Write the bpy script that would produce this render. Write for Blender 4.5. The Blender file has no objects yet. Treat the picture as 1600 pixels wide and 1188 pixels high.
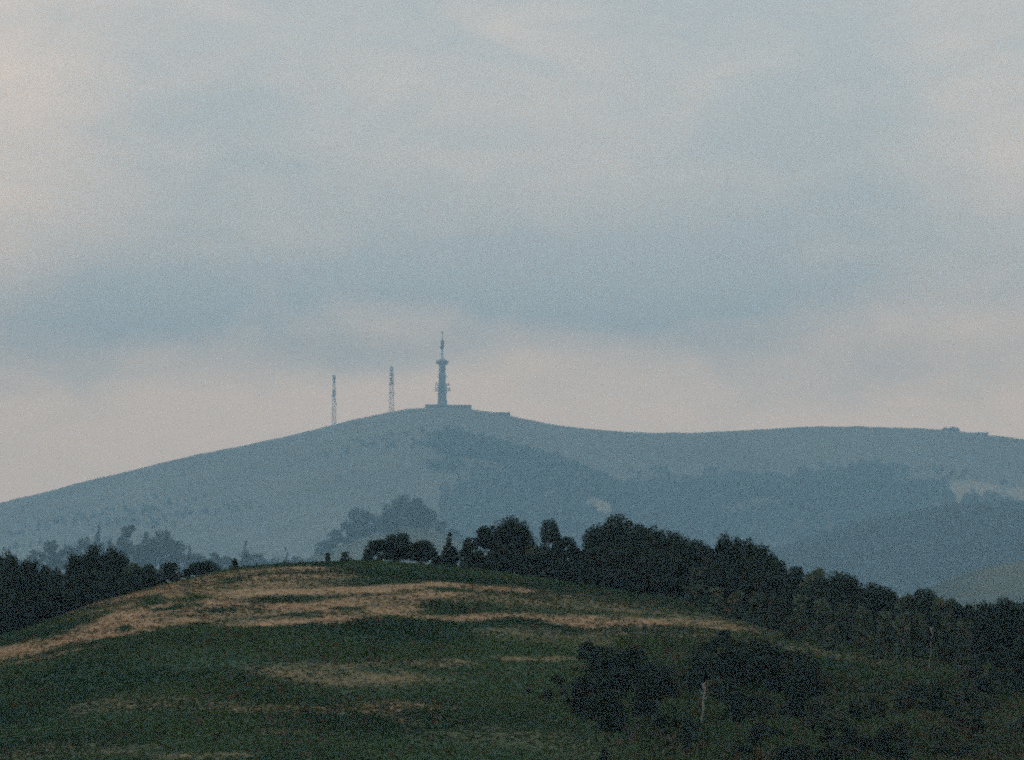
import bpy, math, numpy as np
from mathutils import Vector
R = math.radians
rng = np.random.default_rng(11)
sc = bpy.context.scene
COL = sc.collection

# ------------------------------------------------------------------ camera
F = 11160.0                       # focal length in photograph pixels (telephoto)
PITCH = math.atan(206.0 / F)      # the eye line is at y = 800 of the photograph
cam = bpy.data.cameras.new('camera')
cam.sensor_width = 36.0
cam.lens = 36.0 * F / 1600.0
cam.clip_start = 1.0
cam.clip_end = 60000.0
camo = bpy.data.objects.new('camera', cam)
camo.location = (0, 0, 0)
camo.rotation_euler = (R(90) + PITCH, 0, 0)
COL.objects.link(camo)
sc.camera = camo

# ------------------------------------------------------------------ light
SUN_EL, SUN_AZ = 48.0, -60.0      # behind cloud, high on the left
HAZE_DENSITY = 0.00009
HAZE_COLOR = (0.43, 0.75, 0.97)
world = bpy.data.worlds.new('World')
sc.world = world
world.use_nodes = True


def build_world():
    nt = world.node_tree
    nt.nodes.clear()
    N, L = nt.nodes.new, nt.links.new
    out = N('ShaderNodeOutputWorld')
    sky = N('ShaderNodeTexSky')
    sky.sky_type = 'NISHITA'
    sky.sun_disc = False
    sky.sun_elevation = R(SUN_EL)
    sky.sun_rotation = R(SUN_AZ)
    sky.altitude = 900
    b1 = N('ShaderNodeBackground')
    b1.inputs['Strength'].default_value = 0.07
    L(sky.outputs[0], b1.inputs['Color'])
    tc = N('ShaderNodeTexCoord')
    nrm = N('ShaderNodeVectorMath'); nrm.operation = 'NORMALIZE'
    L(tc.outputs['Generated'], nrm.inputs[0])
    sep = N('ShaderNodeSeparateXYZ'); L(nrm.outputs[0], sep.inputs[0])

    def math_(op, a, b=None, c=None, clamp=False):
        n = N('ShaderNodeMath'); n.operation = op; n.use_clamp = clamp
        for i, v in enumerate((a, b, c)):
            if v is None: continue
            if isinstance(v, (int, float)): n.inputs[i].default_value = v
            else: L(v, n.inputs[i])
        return n.outputs[0]

    def noise(scale, detail, rough, stretch=(1, 1, 1), off=(0, 0, 0), dist=0.0):
        m = N('ShaderNodeMapping'); m.inputs['Scale'].default_value = stretch
        m.inputs['Location'].default_value = off
        L(nrm.outputs[0], m.inputs[0])
        n = N('ShaderNodeTexNoise')
        n.inputs['Scale'].default_value = scale
        n.inputs['Detail'].default_value = detail
        n.inputs['Roughness'].default_value = rough
        n.inputs['Distortion'].default_value = dist
        L(m.outputs[0], n.inputs['Vector'])
        return n.outputs['Fac']

    def lump(px, py, rx, ry):     # a brighter or darker bank of cloud in that direction of the sky
        x0, z0 = (px - 800) / F, (800 - py) / F
        dx = math_('DIVIDE', math_('SUBTRACT', sep.outputs[0], x0), rx / F)
        dz = math_('DIVIDE', math_('SUBTRACT', sep.outputs[2], z0), ry / F)
        r2 = math_('ADD', math_('MULTIPLY', dx, dx), math_('MULTIPLY', dz, dz))
        front = math_('GREATER_THAN', sep.outputs[1], 0.0)
        return math_('MULTIPLY', math_('EXPONENT', math_('MULTIPLY', r2, -1.0)), front)

    n1 = noise(13, 5, 0.5, (1, 1, 2.2), (0.3, 0, 0.1), 0.6)
    n2 = noise(60, 4, 0.55, (1, 1, 2.0), (0, 0, 0.4), 0.5)
    n3 = noise(3.0, 3, 0.5)
    # 0 = low, pale warm veil near the horizon; 1 = blue-grey cloud base above it
    el = math_('ADD', sep.outputs[2], math_('MULTIPLY', math_('SUBTRACT', n1, 0.5), 0.022))
    el = math_('ADD', el, math_('MULTIPLY', math_('SUBTRACT', n2, 0.5), 0.006))
    ramp = N('ShaderNodeMapRange'); ramp.interpolation_type = 'SMOOTHSTEP'
    L(el, ramp.inputs['Value'])
    ramp.inputs['From Min'].default_value = 0.012
    ramp.inputs['From Max'].default_value = 0.032
    t = ramp.outputs[0]
    for px, py, rx, ry, a in WORLD_LUMPS:
        t = math_('ADD', t, math_('MULTIPLY', lump(px, py, rx, ry), a))
    t = math_('ADD', t, math_('MULTIPLY', math_('SUBTRACT', n2, 0.5), 0.45))
    t = math_('ADD', t, math_('MULTIPLY', math_('SUBTRACT', n1, 0.5), 0.75), clamp=True)
    mix = N('ShaderNodeMix'); mix.data_type = 'RGBA'
    L(t, mix.inputs[0])
    mix.inputs[6].default_value = (*WARM, 1)
    mix.inputs[7].default_value = (*COOL, 1)
    b2 = N('ShaderNodeBackground')
    L(mix.outputs[2], b2.inputs['Color'])
    L(math_('ADD', math_('MULTIPLY', n3, 0.3), 0.85), b2.inputs['Strength'])
    ms = N('ShaderNodeMixShader'); ms.inputs[0].default_value = 0.86
    L(b1.outputs[0], ms.inputs[1]); L(b2.outputs[0], ms.inputs[2])
    L(ms.outputs[0], out.inputs['Surface'])


WARM = (1.47, 1.04, 0.76)
COOL = (0.60, 0.62, 0.615)
WORLD_LUMPS = [(-60, 200, 230, 330, -0.42), (60, 420, 200, 120, -0.15), (300, 490, 420, 70, 0.25),
               (1520, 520, 230, 70, -0.75), (1120, 500, 240, 55, 0.15), (1580, 250, 260, 260, -0.25),
               (820, 555, 160, 40, -0.35), (370, 620, 200, 45, -0.3), (620, 560, 160, 30, 0.3)]
build_world()

sun = bpy.data.lights.new('sun', 'SUN')
sun.energy = 0.8
sun.angle = R(14)
sun.color = (1.0, 0.95, 0.88)
suno = bpy.data.objects.new('sun', sun)
suno.rotation_euler = (R(90 - SUN_EL), 0, R(180 - SUN_AZ) if False else R(-(180 - 0) - SUN_AZ))
_d = Vector((math.sin(R(SUN_AZ)) * math.cos(R(SUN_EL)), math.cos(R(SUN_AZ)) * math.cos(R(SUN_EL)), math.sin(R(SUN_EL))))
suno.rotation_euler = _d.to_track_quat('Z', 'Y').to_euler()
COL.objects.link(suno)

vs = sc.view_settings
sc.display_settings.display_device = 'sRGB'
vs.view_transform = 'Standard'; vs.look = 'None'; vs.gamma = 1.0; vs.use_curve_mapping = False
vs.exposure = 0.0
sc.cycles.use_denoising = False
sc.cycles.use_adaptive_sampling = True
sc.cycles.adaptive_threshold = 0.06
sc.cycles.adaptive_min_samples = 14
sc.cycles.pixel_filter_type = 'BLACKMAN_HARRIS'
sc.cycles.filter_width = 2.2
sc.cycles.max_bounces = 4
sc.cycles.diffuse_bounces = 2
sc.cycles.volume_bounces = 0
sc.cycles.transparent_max_bounces = 8


# ------------------------------------------------------------------ helpers
def pix_dir(px, py):
    u = (np.asarray(px, float) - 800) / F
    v = (594 - np.asarray(py, float)) / F
    Y = math.cos(PITCH) - v * math.sin(PITCH)
    Z = math.sin(PITCH) + v * math.cos(PITCH)
    return u / Y, Z / Y           # x and z per metre of distance


def at(px, py, Y):
    a, b = pix_dir(px, py)
    return np.array([a * Y, Y + 0 * a, b * Y])


def hit(px, py, h, Y0, Y1, n=1200):
    """where the sight line through a photograph pixel first meets the height field h"""
    a, b = pix_dir(px, py)
    a, b = np.atleast_1d(a), np.atleast_1d(b)
    res = np.full(a.shape, np.nan)
    Ys = np.linspace(Y0, Y1, n)
    for i in range(0, len(a), 40):
        aa, bb = a[i:i + 40, None], b[i:i + 40, None]
        m = h(aa * Ys, np.broadcast_to(Ys, (len(aa), n))) >= bb * Ys
        j = m.argmax(1)
        res[i:i + 40] = np.where(m.any(1), Ys[j], np.nan)
    return a * res, res


def _hash(ix, iy, seed):
    n = (ix.astype(np.int64) * 374761393 + iy.astype(np.int64) * 668265263 + seed * 974634777) & 0xffffffff
    n = ((n ^ (n >> 13)) * 1274126177) & 0xffffffff
    return ((n ^ (n >> 16)) & 0xffff) / 65535.0


def vnoise(x, y, s, seed=0):
    x = np.asarray(x, float) / s; y = np.asarray(y, float) / s
    ix = np.floor(x); iy = np.floor(y)
    fx = x - ix; fy = y - iy
    fx = fx * fx * (3 - 2 * fx); fy = fy * fy * (3 - 2 * fy)
    a = _hash(ix, iy, seed); b = _hash(ix + 1, iy, seed)
    c = _hash(ix, iy + 1, seed); d = _hash(ix + 1, iy + 1, seed)
    return (a * (1 - fx) + b * fx) * (1 - fy) + (c * (1 - fx) + d * fx) * fy - 0.5


def fbm(x, y, s, seed=0, o=4):
    r = 0; a = 1.0
    for k in range(o):
        r = r + a * vnoise(x, y, s, seed + k * 7); a *= 0.5; s *= 0.5
    return r


def mesh_np(name, v, f, k, mat=None, smooth=False, attrs=None):
    me = bpy.data.meshes.new(name)
    v = np.asarray(v, np.float32); f = np.asarray(f, np.int32).reshape(-1, k)
    me.vertices.add(len(v)); me.vertices.foreach_set('co', v.ravel())
    me.loops.add(f.size); me.loops.foreach_set('vertex_index', f.ravel())
    me.polygons.add(len(f))
    me.polygons.foreach_set('loop_start', np.arange(0, f.size, k, dtype=np.int32))
    if smooth: me.polygons.foreach_set('use_smooth', np.ones(len(f), bool))
    for an, av in (attrs or {}).items():
        at_ = me.attributes.new(an, 'FLOAT', 'POINT')
        at_.data.foreach_set('value', np.asarray(av, np.float32))
    me.update(calc_edges=True); me.validate()
    if mat: me.materials.append(mat)
    return me


def link(name, me, parent=None, loc=None, kind=None):
    o = bpy.data.objects.new(name, me)
    COL.objects.link(o)
    if parent is not None: o.parent = parent
    if loc is not None: o.location = loc
    if kind: o['kind'] = kind
    return o


def tag(o, label, cat, group=None):
    o['label'] = label; o['category'] = cat
    if group: o['group'] = group
    return o


def thing(name, loc, label, cat, group=None, rz=0.0, scale=(1, 1, 1)):
    o = bpy.data.objects.new(name, None)
    COL.objects.link(o)
    o.location = loc; o.rotation_euler = (0, 0, rz); o.scale = scale
    o.empty_display_size = 0.5
    return tag(o, label, cat, group)


class MB:
    """collects boxes, bars and lathes into one mesh"""
    def __init__(s): s.v = []; s.f = []
    def add(s, v, f):
        b = len(s.v); s.v += [tuple(map(float, q)) for q in v]; s.f += [tuple(i + b for i in q) for q in f]
    def box(s, x0, x1, y0, y1, z0, z1):
        s.add([(x0, y0, z0), (x1, y0, z0), (x1, y1, z0), (x0, y1, z0), (x0, y0, z1), (x1, y0, z1), (x1, y1, z1), (x0, y1, z1)],
              [(0, 3, 2, 1), (4, 5, 6, 7), (0, 1, 5, 4), (1, 2, 6, 5), (2, 3, 7, 6), (3, 0, 4, 7)])
    def tube(s, p, q, r0, r1, n=6):
        p, q = Vector(p), Vector(q); d = (q - p).normalized()
        a = d.cross(Vector((0, 0, 1)) if abs(d.z) < 0.9 else Vector((1, 0, 0))).normalized(); b = d.cross(a)
        v = []
        for c, r in ((p, r0), (q, r1)):
            for i in range(n):
                t = 2 * math.pi * i / n
                v.append(c + a * math.cos(t) * r + b * math.sin(t) * r)
        f = [(i, (i + 1) % n, n + (i + 1) % n, n + i) for i in range(n)]
        f += [tuple(range(n - 1, -1, -1)), tuple(range(n, 2 * n))]
        s.add(v, f)
    def path(s, pts, rad, n=6):
        for i in range(len(pts) - 1): s.tube(pts[i], pts[i + 1], rad[i], rad[i + 1], n)
    def lathe(s, prof, n=20, c=(0, 0, 0)):
        v = []; f = []
        for r, z in prof:
            for i in range(n):
                t = 2 * math.pi * i / n
                v.append((c[0] + r * math.cos(t), c[1] + r * math.sin(t), c[2] + z))
        for k in range(len(prof) - 1):
            for i in range(n):
                f.append((k * n + i, k * n + (i + 1) % n, (k + 1) * n + (i + 1) % n, (k + 1) * n + i))
        f.append(tuple(range(n - 1, -1, -1))); f.append(tuple((len(prof) - 1) * n + i for i in range(n)))
        s.add(v, f)
    def mesh(s, name, mat):
        me = bpy.data.meshes.new(name); me.from_pydata(s.v, [], s.f); me.update(); me.materials.append(mat); return me
    def build(s, name, mat, parent=None, kind=None):
        return link(name, s.mesh(name, mat), parent, kind=kind)


# ------------------------------------------------------------------ materials
def new_mat(name, rough=0.95):
    m = bpy.data.materials.new(name); m.use_nodes = True
    nt = m.node_tree
    b = nt.nodes['Principled BSDF']
    b.inputs['Roughness'].default_value = rough
    b.inputs['Specular IOR Level'].default_value = 0.15
    return m, nt, b


def mixc(nt, fac, a, b):
    n = nt.nodes.new('ShaderNodeMix'); n.data_type = 'RGBA'
    for i, v in ((0, fac), (6, a), (7, b)):
        if isinstance(v, (int, float)): n.inputs[i].default_value = v
        elif isinstance(v, tuple): n.inputs[i].default_value = (*v, 1)
        else: nt.links.new(v, n.inputs[i])
    return n.outputs[2]


def noise_fac(nt, scale, detail=4, rough=0.6, lo=0.35, hi=0.65, stretch=(1, 1, 1)):
    tc = nt.nodes.new('ShaderNodeNewGeometry')
    mp = nt.nodes.new('ShaderNodeMapping'); mp.inputs['Scale'].default_value = stretch
    nt.links.new(tc.outputs['Position'], mp.inputs[0])
    n = nt.nodes.new('ShaderNodeTexNoise')
    n.inputs['Scale'].default_value = scale; n.inputs['Detail'].default_value = detail
    n.inputs['Roughness'].default_value = rough
    nt.links.new(mp.outputs[0], n.inputs['Vector'])
    mr = nt.nodes.new('ShaderNodeMapRange')
    mr.inputs['From Min'].default_value = lo; mr.inputs['From Max'].default_value = hi
    nt.links.new(n.outputs['Fac'], mr.inputs['Value'])
    return mr.outputs[0]


def attr(nt, name):
    a = nt.nodes.new('ShaderNodeAttribute'); a.attribute_name = name
    return a.outputs['Fac']


GREEN_A, GREEN_B = (0.009, 0.044, 0.020), (0.026, 0.066, 0.026)
DRY_A, DRY_B = (0.235, 0.155, 0.088), (0.34, 0.232, 0.13)


def mat_meadow():
    m, nt, b = new_mat('meadow_grass')
    g = mixc(nt, noise_fac(nt, 0.25), GREEN_A, GREEN_B)
    g = mixc(nt, noise_fac(nt, 1.3, lo=0.55, hi=0.75), g, (0.085, 0.060, 0.036))
    d = mixc(nt, noise_fac(nt, 0.6), DRY_A, DRY_B)
    nt.links.new(mixc(nt, attr(nt, 'dry'), g, d), b.inputs['Base Color'])
    return m


def mat_tuft():
    m, nt, b = new_mat('grass_tufts')
    g = mixc(nt, attr(nt, 'var'), (0.009, 0.042, 0.017), (0.054, 0.096, 0.030))
    d = mixc(nt, attr(nt, 'var'), (0.17, 0.112, 0.062), (0.34, 0.235, 0.13))
    c = mixc(nt, attr(nt, 'dry'), g, d)
    c = mixc(nt, attr(nt, 'red'), c, (0.110, 0.058, 0.036))
    nt.links.new(c, b.inputs['Base Color'])
    return m


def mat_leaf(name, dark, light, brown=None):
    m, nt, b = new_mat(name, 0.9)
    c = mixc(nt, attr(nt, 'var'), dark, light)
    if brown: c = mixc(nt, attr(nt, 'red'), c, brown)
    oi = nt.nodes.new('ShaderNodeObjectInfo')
    hs = nt.nodes.new('ShaderNodeHueSaturation')
    mr = nt.nodes.new('ShaderNodeMapRange'); mr.inputs['To Min'].default_value = 0.75; mr.inputs['To Max'].default_value = 1.25
    nt.links.new(oi.outputs['Random'], mr.inputs['Value'])
    nt.links.new(mr.outputs[0], hs.inputs['Value']); nt.links.new(c, hs.inputs['Color'])
    nt.links.new(hs.outputs[0], b.inputs['Base Color'])
    return m


def mat_plain(name, a, b_, scale=1.0, rough=0.85, metal=0.0):
    m, nt, b = new_mat(name, rough)
    b.inputs['Metallic'].default_value = metal
    nt.links.new(mixc(nt, noise_fac(nt, scale), a, b_), b.inputs['Base Color'])
    return m


def mat_hill(name, grass, heath, wood, s1, s2):
    m, nt, b = new_mat(name)
    c = mixc(nt, noise_fac(nt, s1, 6, 0.65, 0.40, 0.60), grass, heath)
    c = mixc(nt, noise_fac(nt, s2, 4, 0.6, 0.45, 0.7), c, heath)
    c = mixc(nt, attr(nt, 'wood'), c, wood)
    c = mixc(nt, attr(nt, 'pale'), c, (0.34, 0.27, 0.17))
    nt.links.new(c, b.inputs['Base Color'])
    return m


M_MEADOW = mat_meadow()
M_TUFT = mat_tuft()
M_DARK = mat_leaf('dark_leaves', (0.006, 0.016, 0.010), (0.018, 0.036, 0.018), (0.035, 0.018, 0.013))
M_MID = mat_leaf('green_leaves', (0.030, 0.058, 0.030), (0.090, 0.118, 0.062), (0.17, 0.105, 0.08))
M_SCRUB = mat_leaf('scrub_leaves', (0.014, 0.032, 0.017), (0.056, 0.070, 0.034), (0.12, 0.066, 0.046))
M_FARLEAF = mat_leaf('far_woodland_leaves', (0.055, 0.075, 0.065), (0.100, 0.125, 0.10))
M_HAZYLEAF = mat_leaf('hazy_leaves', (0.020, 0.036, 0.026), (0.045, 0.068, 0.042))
M_BARK = mat_plain('bark', (0.05, 0.042, 0.035), (0.10, 0.085, 0.07), 3.0)
M_PALE_BARK = mat_plain('pale_bark', (0.20, 0.185, 0.16), (0.33, 0.30, 0.27), 2.0)
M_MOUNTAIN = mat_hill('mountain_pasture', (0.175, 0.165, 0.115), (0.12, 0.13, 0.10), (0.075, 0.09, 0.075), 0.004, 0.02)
M_VALLEY = mat_hill('valley_grass', (0.045, 0.066, 0.030), (0.075, 0.076, 0.04), (0.018, 0.03, 0.02), 0.01, 0.05)
M_CONCRETE = mat_plain('concrete', (0.22, 0.22, 0.215), (0.32, 0.315, 0.30), 0.15)
M_STEEL = mat_plain('painted_steel', (0.22, 0.22, 0.225), (0.30, 0.30, 0.305), 0.3, 0.6)
M_RED = mat_plain('red_painted_steel', (0.20, 0.07, 0.06), (0.26, 0.09, 0.07), 0.3, 0.6)
M_DISH = mat_plain('dish_paint', (0.32, 0.32, 0.31), (0.42, 0.42, 0.41), 0.5, 0.6)
M_WALL = mat_plain('rendered_wall', (0.22, 0.21, 0.20), (0.30, 0.29, 0.27), 0.3)
M_ROOF = mat_plain('roof_sheet', (0.10, 0.095, 0.09), (0.14, 0.13, 0.12), 0.3)
M_GLASS = mat_plain('dark_glass', (0.02, 0.025, 0.03), (0.03, 0.035, 0.04), 1.0, 0.15)


# ------------------------------------------------------------------ terrain
NK = 0.70     # near hill and its plants scaled down about the camera (crest about 700 m away)
FK = 1.45     # hills and towers beyond it scaled up about the camera (summit about 13 km away)


def profile(pts):
    """crest line from (photograph x, y, distance) to arrays of world x, z, Y"""
    p = np.array(pts, float)
    q = np.linspace(p[0, 0], p[-1, 0], 800)
    py = np.interp(q, p[:, 0], p[:, 1]); Y = np.interp(q, p[:, 0], p[:, 2])
    k = np.hanning(11); k /= k.sum()
    pys = np.convolve(np.pad(py, 5, 'edge'), k, 'valid')
    a, b = pix_dir(q, pys)
    return a * Y, b * Y, Y


CREST = profile([(-3000, 1700, 900), (-1500, 1420, 920), (-500, 1150, 940), (-120, 1040, 950), (0, 996, 955), (80, 968, 965),
                 (150, 943, 975), (250, 915, 985), (370, 889, 1000), (480, 880, 1005), (570, 877, 1010), (700, 884, 1010),
                 (800, 897, 1005), (900, 912, 1000), (1000, 927, 990), (1100, 945, 980), (1200, 968, 970), (1300, 990, 960),
                 (1400, 1010, 950), (1500, 1026, 940), (1600, 1038, 935), (2000, 1075, 920), (3500, 1300, 900)])


def _crest_y(x): return np.interp(x, CREST[0], CREST[2])


def crest_y(x): return NK * _crest_y(np.asarray(x) / NK)


def _h_near(x, y):
    x = np.asarray(x, float); y = np.asarray(y, float)
    z = np.interp(x, CREST[0], CREST[1]); t = _crest_y(x) - y
    front = 0.105 * (np.sqrt(t * t + 45 ** 2) - 45)
    back = 0.26 * (np.sqrt(t * t + 30 ** 2) - 30)
    far = np.clip(np.abs(t) / 60, 0, 1)
    bump = 1.1 * vnoise(x, y, 34, 3) * far + 0.40 * vnoise(x, y, 11, 5) + 0.16 * vnoise(x, y, 4.5, 9)
    return z - np.where(t > 0, front, back) + bump


def h_near(x, y): return NK * _h_near(np.asarray(x, float) / NK, np.asarray(y, float) / NK)


MCREST = profile([(-6000, 1150, 9300), (-2500, 1010, 9200), (-1200, 930, 9100), (-400, 850, 9000), (0, 787, 9000), (50, 775, 9000), (100, 762, 9000), (150, 749, 9000),
                  (200, 738, 9000), (250, 725, 9000), (300, 712, 9000), (350, 703, 9000), (400, 694, 9000), (450, 682, 9000),
                  (500, 671, 9000), (550, 657, 9000), (600, 645, 9000), (640, 639, 9000), (665, 636, 9000), (737, 637, 9000),
                  (760, 644, 9000), (795, 647, 9000), (810, 654, 9000), (850, 662, 9000), (900, 669, 9000), (950, 674, 9050),
                  (1050, 678, 9100), (1100, 677, 9100), (1150, 674, 9150), (1200, 671, 9150), (1250, 668, 9150),
                  (1300, 666, 9150), (1350, 667, 9150), (1400, 670, 9150), (1440, 669, 9150), (1490, 673, 9150), (1545, 682, 9150),
                  (1600, 686, 9150), (1900, 720, 9200), (2600, 800, 9300), (4500, 950, 9500), (8000, 1150, 9800)])


def _h_mountain(x, y):
    x = np.asarray(x, float); y = np.asarray(y, float)
    z = np.interp(x, MCREST[0], MCREST[1]); t = np.interp(x, MCREST[0], MCREST[2]) - y
    front = 0.135 * (np.sqrt(t * t + 260 ** 2) - 260)
    back = 0.10 * (np.sqrt(t * t + 260 ** 2) - 260)
    far = 1 - np.exp(-(t / 420.0) ** 2)
    bump = (13 * vnoise(x + 0.6 * y, y * 0.5, 95, 28) + 5 * vnoise(x, y, 42, 29) + 46 * vnoise(x + 0.35 * y, y, 620, 21) + 26 * vnoise(x + 0.5 * y, y * 0.7, 260, 23) + 9 * vnoise(x, y, 110, 25)) * far
    ravine = -26 * np.exp(-(((x - 60 - (t - 200) * 0.16) / 70) ** 2)) * np.clip(t / 700, 0, 1)
    skyline = 1.6 * vnoise(x, y, 26, 33) + 0.9 * vnoise(x, y, 11, 34)
    return z - np.where(t > 0, front, back) + bump + ravine + skyline


def h_mountain(x, y): return FK * _h_mountain(np.asarray(x, float) / FK, np.asarray(y, float) / FK)


def ridge_fn(pts, sf, sb, w, amp, sc_, seed):
    C = profile(pts)
    def h(x, y):
        x = np.asarray(x, float) / FK; y = np.asarray(y, float) / FK
        t = np.interp(x, C[0], C[2]) - y
        return FK * (np.interp(x, C[0], C[1]) - np.where(t > 0, sf, sb) * (np.sqrt(t * t + w * w) - w) + amp * fbm(x, y, sc_, seed))
    return h


h_spur = ridge_fn([(500, 1300, 6400), (950, 985, 6400), (1100, 925, 6400), (1200, 880, 6400), (1300, 845, 6400), (1380, 822, 6400), (1450, 810, 6400),
                   (1530, 803, 6400), (1600, 800, 6400), (1800, 790, 6400), (2300, 830, 6400), (3500, 1000, 6400)], 0.12, 0.12, 120, 9, 260, 41)
h_knoll = ridge_fn([(-2500, 1150, 5000), (-600, 985, 5000), (0, 925, 5000), (300, 905, 5000), (450, 884, 5000), (520, 858, 5000), (570, 840, 5000), (625, 825, 5000), (670, 828, 5000),
                    (720, 850, 5000), (800, 878, 5000), (950, 925, 5000), (1300, 1010, 5000), (2200, 1200, 5000)], 0.12, 0.12, 60, 3, 90, 51)
h_shelf = ridge_fn([(-2500, 1100, 3900), (-600, 960, 3900), (-100, 900, 3900), (100, 893, 3900), (250, 890, 3900), (400, 892, 3900), (560, 905, 3900), (800, 960, 3900),
                    (1200, 1060, 3900), (2500, 1300, 3900)], 0.14, 0.14, 60, 2, 60, 61)
h_green = ridge_fn([(900, 1300, 3700), (1250, 1010, 3700), (1400, 946, 3700), (1450, 922, 3700), (1500, 900, 3700), (1550, 884, 3700), (1600, 874, 3700), (1700, 862, 3700),
                    (2000, 870, 3700), (3200, 1050, 3700)], 0.13, 0.13, 60, 3, 70, 71)


def h_ground(x, y):
    x = np.asarray(x, float); y = np.asarray(y, float)
    r = np.sqrt(x * x + y * y)
    base = -100 + 4 * vnoise(x, y, 900, 81)
    m = -1.75 - 0.13 * np.maximum(r - 3, 0)
    k = 8.0
    d = np.clip((m - base) / k, -30, 30)
    return base + k * np.log1p(np.exp(d)) - np.where(r < 60, k * np.log1p(np.exp(-np.abs(m - base) / k)) * 0, 0)


def axis(segs):
    a = [segs[0][0]]
    for s, e, st in segs:
        a += list(np.arange(s, e, st)[1:]) + [e]
    return np.array(a)


def terrain(name, h, xs, ys, mat, attrs=None):
    X, Y = np.meshgrid(xs, ys)
    Z = h(X, Y)
    v = np.stack([X, Y, Z], -1).reshape(-1, 3)
    nx, ny = len(xs), len(ys)
    i = np.arange((ny - 1) * (nx - 1)); r, c = i // (nx - 1), i % (nx - 1)
    a = r * nx + c
    f = np.stack([a, a + 1, a + nx + 1, a + nx], 1)
    me = mesh_np(name, v, f, 4, mat, True, {k: fn(X, Y).ravel() for k, fn in (attrs or {}).items()})
    return link(name, me, kind='structure')


# bare, dry ground on the near hill: tracks and patches traced as image-pixel strokes, cast onto the slope
STROKES = []   # (x0, y0, x1, y1, half_width, strength)


def stroke(pts, hh, s=1.0):
    P = np.array(pts, float)
    X, Y = hit(P[:, 0], P[:, 1], _h_near, 780, 1040, 1300)
    _, Yb = hit(P[:, 0], P[:, 1] + hh, _h_near, 780, 1040, 1300)
    for i in range(len(P) - 1):
        if np.isnan(X[i]) or np.isnan(X[i + 1]): continue
        w = np.nanmean([Y[i] - Yb[i], Y[i + 1] - Yb[i + 1]])
        w = min(max(w, 1.2), 8.0)
        STROKES.append((X[i], Y[i], X[i + 1], Y[i + 1], w, s))


stroke([(-60, 1030), (0, 1019), (60, 1008), (130, 993), (190, 976), (215, 960)], 12)
stroke([(190, 978), (260, 966), (340, 960), (430, 954), (500, 947)], 8)
stroke([(150, 945), (200, 936), (250, 922), (300, 908), (370, 896), (440, 893)], 7)
stroke([(200, 950), (240, 945), (340, 912), (420, 905)], 7, 0.8)
stroke([(330, 942), (380, 930), (440, 915)], 9, 0.8)
stroke([(175, 960), (250, 955), (330, 950), (400, 945)], 12, 1.0)
stroke([(190, 938), (300, 928), (400, 917)], 11, 0.9)
stroke([(160, 940), (230, 926), (300, 916)], 10, 1.0)
stroke([(340, 925), (400, 912), (470, 903)], 7, 0.8)
stroke([(380, 938), (440, 929), (520, 924), (620, 919), (720, 916), (790, 921)], 4)
stroke([(400, 955), (480, 945), (560, 940), (640, 934), (700, 930)], 4, 0.9)
stroke([(400, 972), (480, 968), (560, 961), (600, 953), (640, 943)], 5)
stroke([(640, 964), (700, 967), (790, 965), (850, 970)], 3.5)
stroke([(850, 971), (900, 972), (1000, 972)], 6, 0.95)
stroke([(1000, 972), (1060, 974), (1105, 977)], 6, 0.65)
stroke([(740, 938), (820, 936), (900, 941), (990, 950), (1080, 962)], 9, 0.5)
stroke([(800, 922), (880, 931), (960, 937)], 4, 0.5)
stroke([(880, 1000), (1000, 992), (1130, 985), (1230, 992)], 8, 0.35)
stroke([(790, 990), (900, 985), (1000, 985)], 5, 0.3)
stroke([(500, 1054), (560, 1052)], 12, 0.5)
stroke([(500, 1046), (560, 1042), (640, 1038), (720, 1035)], 4, 0.42)
stroke([(790, 1028), (870, 1026)], 3, 0.5)
stroke([(590, 1110), (625, 1108), (655, 1106)], 6, 0.6)
stroke([(530, 1117), (585, 1114)], 4, 0.42)
stroke([(350, 1114), (400, 1113), (470, 1111)], 4, 0.42)
stroke([(440, 1142), (470, 1141)], 3, 0.4)
stroke([(190, 1100), (240, 1098)], 10, 0.3)
stroke([(60, 1172), (160, 1170)], 8, 0.22)
stroke([(0, 1185), (300, 1180)], 6, 0.16)
stroke([(780, 1150), (900, 1160), (1000, 1180)], 14, 0.16)
stroke([(1180, 1000), (1260, 1012), (1350, 1030), (1450, 1042)], 7, 0.3)
GREENS = []


def isle(px, py, rx, ry):
    X, Y = hit([px], [py], _h_near, 780, 1040, 1300)
    _, Yb = hit([px], [py + ry], _h_near, 780, 1040, 1300)
    if not np.isnan(X[0]): GREENS.append((X[0], Y[0], rx * 0.088, max(1.0, min(12, Y[0] - Yb[0]))))


for q in [(245, 938, 22, 5), (300, 936, 24, 6), (280, 950, 30, 3), (200, 982, 14, 3), (355, 907, 20, 4), (430, 938, 60, 4), (470, 962, 25, 3),
          (340, 955, 25, 3), (545, 953, 16, 3), (700, 925, 30, 4), (760, 946, 30, 3), (690, 950, 25, 4), (845, 978, 40, 4), (1020, 962, 30, 3),
          (165, 958, 10, 4), (60, 990, 70, 8), (120, 972, 40, 8), (20, 1000, 40, 6), (100, 1030, 90, 10), (590, 1050, 25, 5), (650, 1047, 40, 4)]:
    isle(*q)


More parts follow.
